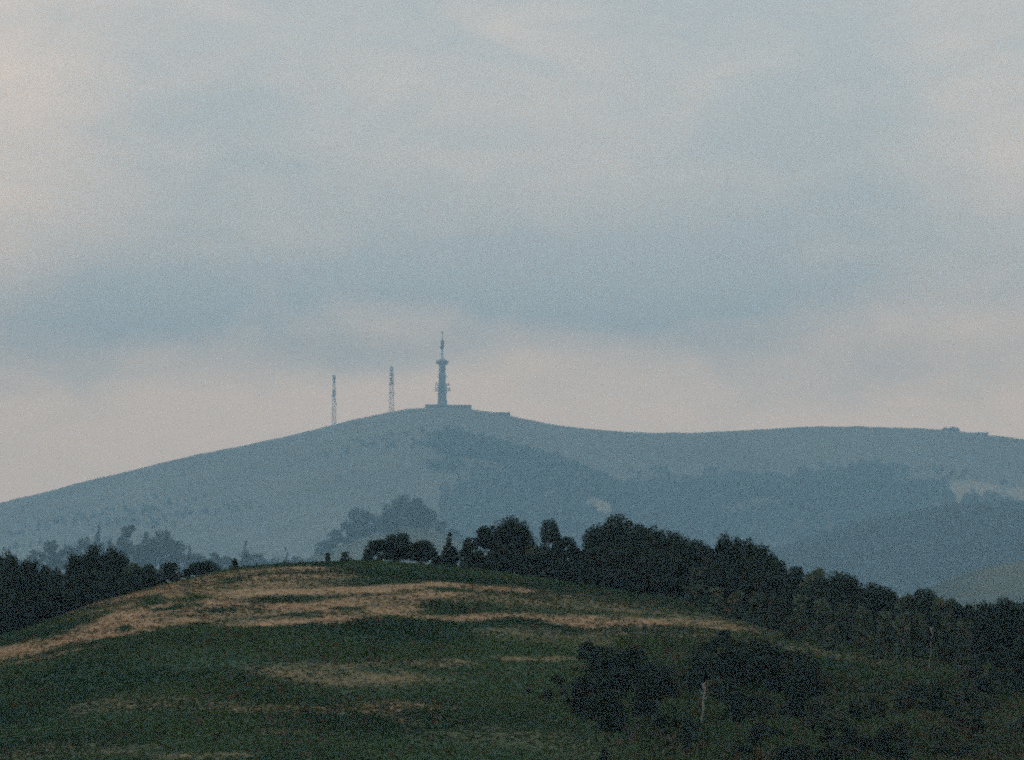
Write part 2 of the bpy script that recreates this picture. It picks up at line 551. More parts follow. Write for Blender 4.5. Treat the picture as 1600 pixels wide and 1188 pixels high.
def dry(x, y):
    x = np.asarray(x, float) / NK; y = np.asarray(y, float) / NK
    wx = x + 3.0 * vnoise(x, y, 9, 31); wy = y + 5.0 * vnoise(x, y, 8, 32) + 2.0 * vnoise(x, y, 2.5, 33)
    d = np.zeros_like(x)
    for x0, y0, x1, y1, w, s in STROKES:
        dx, dy = x1 - x0, y1 - y0
        t = np.clip(((wx - x0) * dx + (wy - y0) * dy) / (dx * dx + dy * dy + 1e-6), 0, 1)
        r = np.hypot(wx - x0 - t * dx, wy - y0 - t * dy) / w
        d = np.maximum(d, s * np.clip(1.7 - r, 0, 1))
    for gx, gy, rx, ry in GREENS:
        r = np.hypot((wx - gx) / rx, (wy - gy) / ry)
        d = d * (1 - 0.9 * np.clip(1.5 - r, 0, 1))
    n = fbm(x, y, 7, 35)
    d = d * np.clip(0.93 + 0.75 * n, 0, 1)
    spots = np.clip((fbm(x * 0.55, y * 0.9, 9, 37, 3) - 0.36) * 2.5, 0, 0.5)
    return np.clip(np.maximum(d, spots), 0, 1)


NX = axis([(-900, -110, 20), (-110, 110, 0.5), (110, 900, 20)])
NY = axis([(300, 770, 12), (770, 1040, 0.75), (1040, 1300, 8)])
terrain('meadow_hill', h_near, NX * NK, NY * NK, M_MEADOW, {'dry': dry})

zero = lambda X, Y: np.zeros_like(X)


def poly_mask(pts, h, Y0, Y1, soft=1.0):
    """a patch of hillside outlined where its corners meet the slope"""
    P = np.array(pts, float)
    X, Y = hit(P[:, 0], P[:, 1], h, Y0, Y1, 700)
    ok = ~np.isnan(X); X, Y = X[ok], Y[ok]
    def f(x, y):
        inside = np.zeros(np.shape(x), bool); j = len(X) - 1
        for i in range(len(X)):
            c = ((Y[i] > y) != (Y[j] > y)) & (x < (X[j] - X[i]) * (y - Y[i]) / (Y[j] - Y[i] + 1e-9) + X[i])
            inside ^= c; j = i
        return inside
    f.X, f.Y = X, Y
    return f


HM = (h_mountain, 6800 * FK, 9500 * FK)
PW = [poly_mask(p, *HM) for p in (
    [(690, 700), (740, 690), (800, 705), (860, 720), (930, 745), (1000, 775), (1080, 800), (1150, 830), (1150, 880), (1050, 860), (960, 830), (900, 800), (860, 775), (800, 750), (730, 730)],
    [(730, 775), (830, 765), (880, 790), (900, 830), (900, 860), (760, 860), (720, 820)],
    [(960, 745), (1060, 742), (1180, 752), (1300, 745), (1420, 758), (1480, 790), (1600, 795), (1600, 850), (1400, 880), (1150, 880), (1050, 850), (1000, 810), (1010, 790), (960, 770)],
    [(1060, 690), (1200, 700), (1330, 715), (1420, 740), (1400, 770), (1250, 760), (1100, 730)],
    [(560, 740), (660, 735), (700, 760), (620, 780), (540, 775)])]
PP = [poly_mask(p, *HM) for p in (
    [(915, 788), (960, 790), (1005, 797), (1000, 802), (950, 801), (905, 800)],
    [(1488, 756), (1525, 752), (1562, 760), (1555, 778), (1500, 790), (1486, 775)],
    [(1568, 768), (1600, 762), (1640, 765), (1640, 785), (1590, 784)],
    [(830, 778), (870, 765), (890, 775), (850, 790)])]


def wood_attr(X, Y):
    m = np.zeros(np.shape(X))
    wx = X + 110 * vnoise(X, Y, 120, 91) + 60 * vnoise(X, Y, 45, 95); wy = Y + 160 * vnoise(X, Y, 200, 92)
    for i, p in enumerate(PW):     # several jittered samples give the woodland a broken margin
        a = sum(p(wx + dx, wy + dy).astype(float) for dx, dy in ((0, 0), (45, 0), (-45, 0), (0, 90), (0, -90), (90, 60), (-90, -60))) / 7
        m = np.maximum(m, a * (0.85 if i < 3 else 0.4))
    return np.clip(m * (0.75 + 1.1 * fbm(X, Y, 70, 96)), 0, 1)


def pale_attr(X, Y):
    m = np.zeros(np.shape(X))
    wx = X + 12 * vnoise(X, Y, 40, 93); wy = Y + 20 * vnoise(X, Y, 50, 94)
    for p in PP: m = np.maximum(m, p(wx, wy) * 0.85)
    return m


terrain('mountain', h_mountain, FK * axis([(-6500, -900, 80), (-900, 900, 6), (900, 7500, 80)]),
        FK * axis([(6000, 7000, 50), (7000, 9300, 12), (9300, 10100, 80)]), M_MOUNTAIN, {'wood': wood_attr, 'pale': pale_attr})
terrain('forest_ridge', h_spur, FK * axis([(-500, 300, 20), (300, 620, 6), (620, 2400, 40)]), FK * axis([(5200, 7600, 16)]), M_VALLEY,
        {'wood': lambda X, Y: np.full(X.shape, 0.8), 'pale': zero})
terrain('wooded_knoll', h_knoll, FK * axis([(-1600, -400, 30), (-400, 200, 5), (200, 900, 30)]), FK * axis([(4000, 6000, 10)]), M_VALLEY,
        {'wood': zero, 'pale': zero})
terrain('valley_shelf', h_shelf, FK * axis([(-1000, 700, 8)]), FK * axis([(3400, 4400, 8)]), M_VALLEY, {'wood': zero, 'pale': zero})
terrain('green_hill', h_green, FK * axis([(0, 1000, 5)]), FK * axis([(3100, 4300, 8)]), M_VALLEY,
        {'wood': lambda X, Y: np.clip(0.35 + 1.5 * fbm(X, Y, 60, 75), 0, 0.9), 'pale': zero})
GX = np.unique(np.concatenate([-np.geomspace(20, 11500, 50), np.geomspace(20, 11500, 50), np.linspace(-20, 20, 9)]))
GY = np.unique(np.concatenate([-np.geomspace(20, 8500, 50), np.geomspace(20, 14900, 82), np.linspace(-20, 20, 9)]))
terrain('ground', h_ground, GX, GY, M_VALLEY, {'wood': zero, 'pale': zero})


# ------------------------------------------------------------------ meadow tufts (uncountable)
def make_tufts(n, hmin, hmax, seed, name, region, dens=None, mat=M_TUFT, redp=0.08, width=0.5):
    g = np.random.default_rng(seed)
    x = g.uniform(region[0] * NK, region[1] * NK, n); y = g.uniform(region[2] * NK, region[3] * NK, n)
    keep = (y < crest_y(x) + 12) & (np.abs(x) + 5 * vnoise(x, y, 6, 88) < y * 0.080 + 3 + g.exponential(3.0, n))
    if dens is not None: keep &= dens(x, y, g)
    x, y = x[keep], y[keep]
    n = len(x)
    d = dry(x, y); z = h_near(x, y) - 0.03
    dd = np.where(g.random(n) < d, 1.0, 0.0) * 0.75 + 0.25 * d
    hgt = NK * g.uniform(hmin, hmax, n) * (1 - 0.6 * dd) * (0.8 + 0.8 * vnoise(x, y, 12, 44))
    w = g.uniform(0.6, 1.4, n) * width * 0.5 * NK
    K = 3
    V = []
    for k in range(K):
        a = g.uniform(0, 6.283, n); lean = g.normal(0, 0.35, (n, 2)) * hgt[:, None]
        ox = g.normal(0, 0.12, n); oy = g.normal(0, 0.12, n)
        ca, sa = np.cos(a) * w, np.sin(a) * w
        V.append(np.stack([np.stack([x + ox - ca, y + oy - sa, z], 1), np.stack([x + ox + ca, y + oy + sa, z], 1),
                           np.stack([x + ox + lean[:, 0], y + oy + lean[:, 1], z + hgt * g.uniform(0.6, 1.1, n)], 1)], 1))
    V = np.stack(V, 1).reshape(-1, 3)
    f = np.arange(len(V)).reshape(-1, 3)
    patch = np.clip(0.5 + 1.5 * fbm(x, y * 0.8, 12, 47, 4), 0, 1)
    var = np.repeat(np.clip(0.7 * patch + 0.3 * g.random(n), 0, 1), 3 * K)
    red = np.repeat((g.random(n) < redp * (0.6 + 1.2 * np.clip(0.5 + fbm(x, y, 20, 48, 2), 0, 1))) * g.uniform(0.4, 1, n), 3 * K)
    me = mesh_np(name, V, f, 3, mat, False, {'dry': np.repeat(dd, 3 * K), 'var': var, 'red': red})
    o = link(name, me, kind='stuff')
    return o


o = make_tufts(360000, 0.10, 0.34, 5, 'meadow_grass', (-98, 98, 765, 1025))
tag(o, 'short mixed green and straw coloured grass covering the near hill', 'grass')
o = make_tufts(80000, 0.35, 0.75, 6, 'meadow_weeds', (-98, 98, 765, 1020),
               dens=lambda x, y, g: (fbm(x, y, 16, 55, 3) + 0.9 * g.random(len(x)) > 0.62) & (dry(x, y) < 0.3), redp=0.16, width=0.7)
tag(o, 'taller dark weeds growing in patches among the meadow grass', 'weeds')


# ------------------------------------------------------------------ trees
def crown_np(seed, style, nleaf, leaf, nl):
    """leaf clusters over many lobes; the crown is about 1 wide and 1 tall, base at z 0"""
    g = np.random.default_rng(seed)
    C = []; Rr = []
    for i in range(nl):
        u = g.normal(size=3); u /= np.linalg.norm(u)
        if style == 'round':
            c = np.array([u[0] * 0.33, u[1] * 0.33, 0.50 + u[2] * 0.34]); r = g.uniform(0.10, 0.19)
            if c[2] < 0.3: r *= 0.9
        elif style == 'cone':
            z = g.random() ** 1.25; a = g.uniform(0, 6.283); q = 0.36 * (1 - z) ** 0.8 * g.uniform(0.4, 1)
            c = np.array([math.cos(a) * q, math.sin(a) * q, 0.10 + z * 0.80]); r = 0.06 + 0.10 * (1 - z)
        elif style == 'ragged':
            z = g.random() ** 0.9; a = g.uniform(0, 6.283); q = 0.40 * (1 - 0.55 * z) * math.sqrt(g.random())
            c = np.array([math.cos(a) * q, math.sin(a) * q, 0.10 + z * 0.80]); r = g.uniform(0.05, 0.12)
        else:   # bush
            z = g.random() ** 1.4; a = g.uniform(0, 6.283); q = 0.42 * math.sqrt(max(0, 1 - z * 0.8)) * g.uniform(0.3, 1)
            c = np.array([math.cos(a) * q, math.sin(a) * q, 0.06 + z * 0.78]); r = g.uniform(0.09, 0.17)
        C.append(c); Rr.append(r)
    C = np.array(C); Rr = np.array(Rr)
    w = Rr ** 2; k = g.choice(nl, nleaf, p=w / w.sum())
    u = g.normal(size=(nleaf, 3)); u /= np.linalg.norm(u, axis=1)[:, None]
    rad = np.where(g.random(nleaf) < 0.12, g.uniform(1.0, 1.18, nleaf), g.uniform(0.55, 1.05, nleaf))
    p = C[k] + u * (Rr[k] * rad)[:, None] * np.array([1, 1, 0.85])
    if style == 'round':    # loose interior so that no light comes straight through
        m = int(nleaf * 0.12); q = np.clip(g.normal(size=(m, 3)) * 0.15, -0.28, 0.28); p[:m] = q + np.array([0, 0, 0.5])
    p[:, 2] = np.maximum(p[:, 2], 0.01)
    nrm = u + g.normal(size=(nleaf, 3)) * 0.55; nrm[:, 2] += 0.25; nrm /= np.linalg.norm(nrm, axis=1)[:, None]
    t = np.cross(nrm, g.normal(size=(nleaf, 3))); t /= np.linalg.norm(t, axis=1)[:, None] + 1e-9
    b = np.cross(nrm, t)
    s = (leaf * g.uniform(0.5, 1.3, nleaf))[:, None]
    V = np.stack([p - t * s, p + b * s * 0.7, p + t * s, p - b * s * 0.7], 1).reshape(-1, 3)
    lobe_var = g.random(nl)[k]
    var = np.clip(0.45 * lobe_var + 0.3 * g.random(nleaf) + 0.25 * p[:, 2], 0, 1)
    redl = (g.random(nl)[k] < 0.15) * g.uniform(0.2, 1, nleaf) + (g.random(nleaf) < 0.05) * 0.8
    return V, np.arange(nleaf * 4).reshape(-1, 4), np.repeat(var, 4), np.repeat(np.clip(redl, 0, 1), 4)


def crown_mesh(name, seed, style, nleaf, leaf, nl, mat):
    V, f, var, red = crown_np(seed, style, nleaf, leaf, nl)
    return mesh_np(name, V, f, 4, mat, False, {'var': var, 'red': red})


def trunk_mesh(seed, mat, multi=False, top=0.72):
    g = np.random.default_rng(seed + 500); m = MB()
    stems = [(0, 0)] if not multi else [(g.uniform(-.08, .08), g.uniform(-.08, .08)) for _ in range(3)]
    for sx, sy in stems:
        lean = g.uniform(-0.06, 0.06, 2)
        pts = [(sx, sy, -0.04), (sx + lean[0] * .3, sy + lean[1] * .3, 0.2), (sx + lean[0], sy + lean[1], 0.45), (sx + lean[0] * 1.6, sy + lean[1] * 1.6, top)]
        r = 0.024 if not multi else 0.014
        m.path(pts, [r * 1.25, r, r * .7, r * .3], 6)
        for i in range(5 if not multi else 3):
            z = g.uniform(0.25, 0.6); a = g.uniform(0, 6.283); l = g.uniform(0.18, 0.34)
            b = Vector((sx + lean[0] * z * 2, sy + lean[1] * z * 2, z))
            mid = b + Vector((math.cos(a) * l * .6, math.sin(a) * l * .6, l * .45)); e = mid + Vector((math.cos(a) * l * .4, math.sin(a) * l * .4, l * .5))
            m.path([b, mid, e], [r * .5, r * .32, r * .12], 5)
    return m.mesh('trunk', mat)


KINDS = {}
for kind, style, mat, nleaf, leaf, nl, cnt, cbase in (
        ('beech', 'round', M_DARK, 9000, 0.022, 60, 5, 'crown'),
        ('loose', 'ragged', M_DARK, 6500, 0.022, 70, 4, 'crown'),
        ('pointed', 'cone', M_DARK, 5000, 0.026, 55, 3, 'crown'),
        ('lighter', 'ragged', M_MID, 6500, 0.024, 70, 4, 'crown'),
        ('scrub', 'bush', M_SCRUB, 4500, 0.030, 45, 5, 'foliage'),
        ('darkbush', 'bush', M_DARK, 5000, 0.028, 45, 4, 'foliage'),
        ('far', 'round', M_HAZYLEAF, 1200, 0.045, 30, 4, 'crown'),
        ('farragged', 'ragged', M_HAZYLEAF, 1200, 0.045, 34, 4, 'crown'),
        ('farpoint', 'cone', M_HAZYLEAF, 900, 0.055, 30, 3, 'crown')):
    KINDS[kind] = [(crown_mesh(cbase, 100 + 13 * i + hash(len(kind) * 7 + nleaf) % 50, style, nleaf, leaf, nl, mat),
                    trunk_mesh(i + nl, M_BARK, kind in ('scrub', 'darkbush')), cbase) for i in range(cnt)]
TREE_N = [0]


def plant(name, kind, x, y, z, height, width, label, cat, group=None, lift=0.0):
    TREE_N[0] += 1
    cm, tm, cb = KINDS[kind][TREE_N[0] % len(KINDS[kind])]
    t = thing(name, (x, y, z - 0.1), label, cat, group, rz=float(rng.uniform(0, 6.28)))
    c = link(cb, cm, t, (0, 0, lift * height)); c.scale = (width, width, height * (1 - lift))
    s = link('trunk' if cb == 'crown' else 'stem', tm, t); s.scale = (height * 0.9, height * 0.9, height)
    return t


def ridge_tree(name, kind, px, top, wpx, off, label, cat='tree', group=None, lift=0.0):
    """a tree whose foot is `off` metres behind the crest of the near hill"""
    a, b = pix_dir(px, top - (6 if kind == 'beech' else 2))
    Y = 1000.0 * NK
    for _ in range(6): Y = float(crest_y(a * Y)) + off * NK
    x = a * Y; z = float(h_near(x, Y)); hgt = b * Y - z
    if wpx > 30: wpx *= (1.5 if 925 < px < 1215 else 1.3) + 0.45 * min(max((px - 1200) / 100, 0), 1)
    return plant(name, kind, float(x), Y, z, max(float(hgt), 1.2), wpx * Y / F, label, cat, group, lift)


SHARED = []      # (object, photograph x, start of label, end of label)
WORDS = ['leftmost', 'second', 'third', 'fourth', 'fifth', 'sixth', 'seventh', 'eighth', 'ninth', 'tenth', 'eleventh', 'twelfth', 'thirteenth']


def share(o, px, what, where):
    SHARED.append((o, px, what, where))
    return o


def near_named(px, named):
    best = min(named, key=lambda q: abs(q[0] - px))
    d = px - best[0]
    side = 'below' if abs(d) < 6 else ('just left of' if d < 0 else 'just right of')
    return side, best[1]


G_LEFT = 'trees of the grove at the left edge'
L_LEFT = 'dark broadleaf tree crowded inside the grove left of the pale track'
left = [(8, 856, 60, 22, 'beech', 'tall dark round tree cut off by the left edge of the picture'),
        (45, 868, 46, 30, 'loose', 'ragged tree second from the left edge, beside the gap in the grove'),
        (112, 862, 48, 32, 'loose', 'loose crowned tree left of the tallest round tree in the left grove'),
        (142, 845, 58, 24, 'beech', 'tallest round dark tree in the grove beyond the pale track'),
        (178, 850, 46, 26, 'beech', 'dark round tree on the right shoulder of the tallest grove tree'),
        (208, 874, 44, 18, 'lighter', 'lower greyish tree right of the tall round grove trees'),
        (232, 884, 36, 14, 'beech', 'small dark tree between the greyish tree and the ragged one at the grove end'),
        (263, 877, 40, 12, 'darkbush', 'small ragged dark tree near the right end of the left grove'),
        (292, 888, 28, 8, 'loose', 'low bushy tree between the two last trees of the left grove'),
        (320, 878, 44, 9, 'beech', 'last small round tree of the left grove where the dry slope begins'),
        (28, 893, 60, 12, 'loose', None), (66, 896, 58, 14, 'beech', None), (100, 893, 56, 12, 'beech', None), (140, 890, 60, 12, 'loose', None),
        (176, 893, 52, 10, 'beech', None), (206, 898, 44, 8, 'loose', None), (78, 880, 50, 22, 'loose', None), (-20, 880, 70, 14, 'beech', None),
        (10, 918, 56, 5, 'beech', None), (50, 922, 54, 5, 'beech', None), (90, 918, 50, 4, 'beech', None), (125, 915, 46, 4, 'loose', None),
        (30, 940, 44, 3, 'darkbush', None), (72, 940, 42, 3, 'darkbush', None), (110, 930, 40, 2, 'darkbush', None), (155, 912, 40, 4, 'darkbush', None),
        (-10, 950, 50, 4, 'beech', None), (190, 908, 36, 4, 'darkbush', None), (240, 901, 34, 4, 'darkbush', None)]
for px, top, w, off, k, lab in left:
    t = ridge_tree('broadleaf_tree' if k != 'pointed' else 'pointed_tree', k, px, top, w, off, lab or L_LEFT, 'tree', G_LEFT)
    if not lab:
        row = 'top layer' if top < 895 else ('middle layer' if top < 915 else 'bottom edge')
        share(t, px, 'dark tree', 'in the %s of the left grove' % row)

G_MID = 'trees along the crest of the near hill'
L_MID = 'dark low tree filling the base of the tree line on the crest'
mid = [(366, 871, 15, 3, 'darkbush', 'tiny upright bush alone on the crest right of the left grove', 'bush'),
       (540, 871, 22, 3, 'darkbush', 'flat little bush on the bare part of the crest, left of the tree line', 'bush'),
       (512, 874, 14, 3, 'darkbush', 'smallest low bush on the crest, leftmost of the pair before the tree line', 'bush'),
       (590, 842, 46, 5, 'loose', 'first tree of the crest line from the left, broad and ragged', 'tree'),
       (574, 858, 24, 4, 'darkbush', 'low bush leaning on the first tree of the crest line', 'bush'),
       (621, 832, 42, 6, 'beech', 'taller narrow tree, second of the crest line from the left', 'tree'),
       (659, 845, 38, 4, 'beech', 'small round tree standing alone on the crest between two gaps', 'tree'),
       (681, 858, 20, 4, 'darkbush', 'slim bush between the small round tree and the pointed tree', 'bush'),
       (703, 828, 32, 5, 'pointed', 'pointed conifer like tree on the crest below the big mountain tower', 'tree'),
       (736, 838, 40, 6, 'loose', 'ragged tree just right of the pointed crest tree', 'tree'),
       (762, 820, 52, 8, 'loose', 'wide loose tree left of the tallest tree in the middle of the crest', 'tree'),
       (800, 806, 60, 9, 'beech', 'tallest tree in the middle of the crest with a flat ragged top', 'tree'),
       (832, 848, 40, 7, 'lighter', 'low greyish tree between the tallest middle tree and the narrow tipped ragged tree', 'tree'),
       (860, 808, 46, 8, 'loose', 'ragged tree with a narrow tip left of the big dark grove', 'tree'),
       (884, 838, 56, 7, 'loose', 'drooping loose tree filling the dip before the big dark grove', 'tree'),
       (908, 856, 34, 8, 'beech', 'small dark tree in the dip at the left foot of the big grove', 'tree'),
       (940, 818, 52, 9, 'beech', 'leftmost tree of the big dark grove, bulging over the dip', 'tree'),
       (970, 806, 70, 12, 'beech', 'highest tree of the big dark grove', 'tree'),
       (1008, 814, 66, 12, 'beech', 'dark round tree just right of the highest tree in the big grove', 'tree'),
       (1043, 824, 62, 10, 'beech', 'dark round tree in the falling right half of the big grove', 'tree'),
       (1074, 832, 54, 9, 'beech', 'last tall tree on the right shoulder of the big dark grove', 'tree'),
       (1102, 848, 34, 9, 'loose', 'small tree in the notch between the big grove and the domed grove', 'tree'),
       (1130, 836, 44, 8, 'beech', 'left tree of the domed grove right of the notch', 'tree'),
       (1155, 832, 60, 9, 'beech', 'highest tree of the domed grove right of the notch', 'tree'),
       (1186, 846, 54, 8, 'beech', 'dark tree on the falling right side of the domed grove', 'tree'),
       (1210, 864, 38, 7, 'beech', 'last low tree at the right end of the domed grove', 'tree'),
       (1242, 884, 44, 6, 'loose', 'first tree of the lower row falling to the right after the domed grove', 'tree'),
       (1272, 884, 44, 6, 'lighter', 'second tree of the lower row falling to the right', 'tree'),
       (1304, 888, 50, 6, 'beech', 'roundest dark tree of the lower row falling to the right', 'tree'),
       (1335, 898, 44, 6, 'loose', 'ragged tree after the round one in the lower row on the right', 'tree'),
       (1364, 908, 52, 5, 'beech', 'dark bushy tree above the right slope before the next dip', 'tree'),
       (1392, 922, 36, 5, 'loose', 'small tree in the dip of the right tree row', 'tree'),
       (1416, 922, 40, 5, 'lighter', 'greyish tree right of the dip in the right tree row', 'tree'),
       (1443, 916, 46, 5, 'loose', 'slightly taller tree below the green hill on the right', 'tree'),
       (1474, 932, 40, 5, 'lighter', 'light ragged tree near the faint pale trunk on the right', 'tree'),
       (1503, 938, 40, 5, 'loose', 'dark tree below the left foot of the far green hill', 'tree'),
       (1534, 939, 44, 5, 'beech', 'third tree from the right edge in the right tree row', 'tree'),
       (1568, 936, 50, 5, 'beech', 'second tree from the right edge, round and very dark', 'tree'),
       (1602, 934, 54, 5, 'beech', 'very dark tree cut by the right edge of the picture', 'tree')]
for px, top, w, off, k, lab, cat in mid:
    nm = 'bush' if cat == 'bush' else ('pointed_tree' if k == 'pointed' else 'broadleaf_tree')
    ridge_tree(nm, k, px, top, w, off, lab, cat, G_MID)
fill = [(1232, 912, 50, 2, 'beech'), (1262, 918, 54, 2, 'loose'), (1295, 920, 54, 2, 'beech'), (1325, 932, 54, 2, 'beech'), (1356, 940, 54, 2, 'loose'), (1388, 950, 54, 2, 'beech'), (1420, 952, 54, 2, 'loose'), (1452, 955, 54, 2, 'beech'), (1486, 962, 54, 2, 'loose'), (1520, 966, 54, 2, 'beech'), (1556, 966, 54, 2, 'beech'), (1592, 968, 54, 2, 'beech'), (960, 905, 44, -3, 'darkbush'), (1000, 908, 44, -3, 'darkbush'), (1040, 915, 44, -3, 'darkbush'), (1120, 930, 44, -3, 'darkbush'), (900, 894, 40, -2, 'darkbush'),
        (745, 862, 50, 1, 'darkbush'), (780, 852, 54, 2, 'loose'), (818, 862, 44, 1, 'darkbush'), (850, 862, 50, 1, 'loose'), (880, 872, 44, 0, 'darkbush'),
        (912, 876, 50, 1, 'beech'), (945, 852, 60, 3, 'beech'), (985, 850, 60, 3, 'beech'), (1025, 856, 60, 3, 'beech'), (1062, 866, 56, 2, 'beech'),
        (935, 885, 50, -2, 'darkbush'), (975, 888, 50, -2, 'beech'), (1010, 890, 54, -2, 'darkbush'), (1050, 898, 48, -2, 'beech'),
        (1095, 885, 44, 1, 'lighter'), (1130, 872, 50, 2, 'beech'), (1168, 872, 54, 2, 'beech'), (1200, 888, 50, 1, 'beech'), (1170, 900, 40, -1, 'darkbush'),
        (1100, 912, 40, -2, 'lighter'), (770, 880, 40, -1, 'darkbush'), (830, 885, 44, -2, 'darkbush')]
NAMED = [(590, 'the first crest tree'), (621, 'the tall narrow tree'), (703, 'the pointed crest tree'), (762, 'the wide loose tree'),
         (800, 'the tallest middle tree'), (860, 'the narrow tipped tree'), (908, 'the dip before the grove'), (940, 'the big grove left end'),
         (975, 'the highest grove tree'), (1043, 'the falling big grove'), (1102, 'the notch between groves'),
         (1155, 'the domed grove top'), (1210, 'the domed grove right end'), (1304, 'the roundest lower tree'),
         (1364, 'the bushy right tree'), (1452, 'the faint dead trunk'), (1520, 'the far green hill foot'), (1590, 'the picture right edge')]
for px, top, w, off, k in fill:
    t = ridge_tree('broadleaf_tree', k, px, top, w, off, L_MID, 'tree', G_MID)
    side, nm = near_named(px, NAMED)
    share(t, px, 'low dark tree', '%s %s' % (side, nm))

# slope trees and scrub on the right, placed where their feet meet the slope
G_SLOPE = 'ragged trees on the right slope under the tree line'
G_SCRUB = 'bushes of the scrub in the lower right'


def slope_plant(name, kind, px, base, hpx, wpx, label, cat, group):
    X, Y = hit([px], [base], h_near, 760 * NK, 1060 * NK, 1200)
    if np.isnan(X[0]):
        Y = np.array([1000.0 * NK]); a, _ = pix_dir(px, base)
        for _i in range(5): Y = crest_y(a * Y) + 1
        X = a * Y
    x, y = float(X[0]), float(Y[0])
    return plant(name, kind, x, y, float(h_near(x, y)), hpx * y / F, wpx * y / F, label, cat, group)


L_SL = 'ragged brownish green young tree on the slope just under the right tree line'
for px, base, hp, wp in [(1120, 960, 45, 46), (1150, 968, 50, 44), (1185, 975, 56, 46), (1215, 985, 62, 48), (1250, 992, 66, 48), (1285, 1000, 70, 50), (1318, 1008, 72, 46),
                         (1350, 1016, 74, 48), (1384, 1022, 70, 44), (1410, 1028, 76, 44), (1436, 1030, 80, 40), (1478, 1040, 84, 46), (1506, 1046, 80, 46),
                         (1540, 1050, 90, 48), (1575, 1055, 96, 52), (1605, 1060, 100, 54), (1080, 948, 34, 36), (1235, 1000, 40, 40), (1300, 1016, 44, 40), (1365, 1030, 46, 40),
                         (1560, 1075, 70, 50), (1595, 1090, 84, 56), (1520, 1070, 50, 44)]:
    dark = px > 1530
    t = slope_plant('young_tree', 'loose' if dark else ('lighter' if rng.random() < 0.75 else 'scrub'), px, base, hp, wp,
                'very dark young tree on the slope against the right edge' if dark else L_SL, 'tree', G_SLOPE)
    side, nm = near_named(px, NAMED)
    share(t, px, 'very dark young tree' if dark else 'brownish young tree', 'on slope %s %s' % (side, nm))
L_A = 'dark bush in the scrub patch left of the pale dead trunk'
L_B = 'dark bush in the scrub patch right of the pale dead trunk'
L_C = 'brownish bush among the scrub in the lower right corner'
g2 = np.random.default_rng(77)
spots = []
def cluster(n, cx, cy, rx, ry, kinds, hr, wr, label):
    for _ in range(n):
        for _t in range(30):
            a = g2.uniform(0, 6.283); q = math.sqrt(g2.random())
            px, py = cx + rx * q * math.cos(a), cy + ry * q * math.sin(a)
            if all(abs(px - s[0]) > 11 or abs(py - s[1]) > 7 for s in spots): break
        spots.append((px, py))
        k = kinds[int(g2.integers(len(kinds)))]
        hp = g2.uniform(*hr)
        t = slope_plant('bush', k, px, py, hp, g2.uniform(*wr), label, 'bush', G_SCRUB)
        if label.startswith('small'):
            share(t, px, 'small low bush', 'in grass left of the scrub'); continue
        look = {'darkbush': 'very dark', 'loose': 'ragged dark', 'scrub': 'brownish', 'lighter': 'paler ragged'}[k]
        size = 'low' if hp < 34 else ('tall' if hp > 48 else 'rounded')
        row = 'upper' if py < 1060 else ('middle' if py < 1110 else ('lower' if py < 1150 else 'bottom'))
        cols = [(950, 'far left of dead trunk'), (1040, 'left of dead trunk'), (1097, 'close left of dead trunk'), (1170, 'close right of dead trunk'),
                (1270, 'well right of dead trunk'), (1370, 'left below faint trunk'), (1480, 'below faint trunk'), (9999, 'near the right edge')]
        share(t, px, '%s %s bush' % (size, look), 'in %s scrub, %s' % (row, next(c for lim, c in cols if px < lim)))
cluster(16, 975, 1095, 70, 50, ('darkbush', 'darkbush', 'loose'), (40, 74), (46, 76), L_A)
cluster(6, 960, 1035, 45, 18, ('darkbush', 'scrub'), (20, 34), (26, 40), L_A)
cluster(6, 860, 1090, 40, 25, ('scrub', 'darkbush'), (12, 22), (18, 30), 'small low bush in the grass left of the dark scrub')
cluster(24, 1180, 1092, 100, 50, ('darkbush', 'darkbush', 'darkbush', 'loose', 'scrub'), (40, 76), (46, 78), L_B)
cluster(12, 1130, 1030, 62, 22, ('darkbush', 'scrub'), (20, 36), (28, 44), L_B)
cluster(10, 1060, 1160, 40, 30, ('darkbush', 'scrub'), (24, 44), (26, 44), L_B)
cluster(42, 1440, 1142, 190, 52, ('scrub', 'scrub', 'lighter', 'darkbush'), (26, 58), (28, 52), L_C)
cluster(16, 1250, 1180, 130, 25, ('scrub', 'darkbush'), (24, 50), (28, 48), L_C)
slope_plant('bush', 'darkbush', 943, 1190, 26, 18, 'small dark upright bush alone in the grass at the bottom edge', 'bush', G_SCRUB)


def scrub_dens(x, y, g):
    px = 800 + x / y * F
    e = 980 + 60 * vnoise(x, y, 25, 66)
    py = 800 - h_near(x, y) / y * F
    e2 = np.interp(px, [880, 950, 1050, 1150, 1250, 1350, 1450, 1600], [1035, 1000, 1000, 1010, 1052, 1068, 1072, 1040]) + 16 * vnoise(x, y, 12, 67)
    return (px > e) & (py > e2) & (y < crest_y(x) - 6 - 20 * np.clip((1250 - px) / 200, 0, 1.5))


o = make_tufts(140000, 0.55, 1.9, 8, 'undergrowth', (0, 110, 765, 965), dens=scrub_dens, redp=0.30, width=0.9)
tag(o, 'tangled brown and green undergrowth between the bushes in the lower right', 'undergrowth')


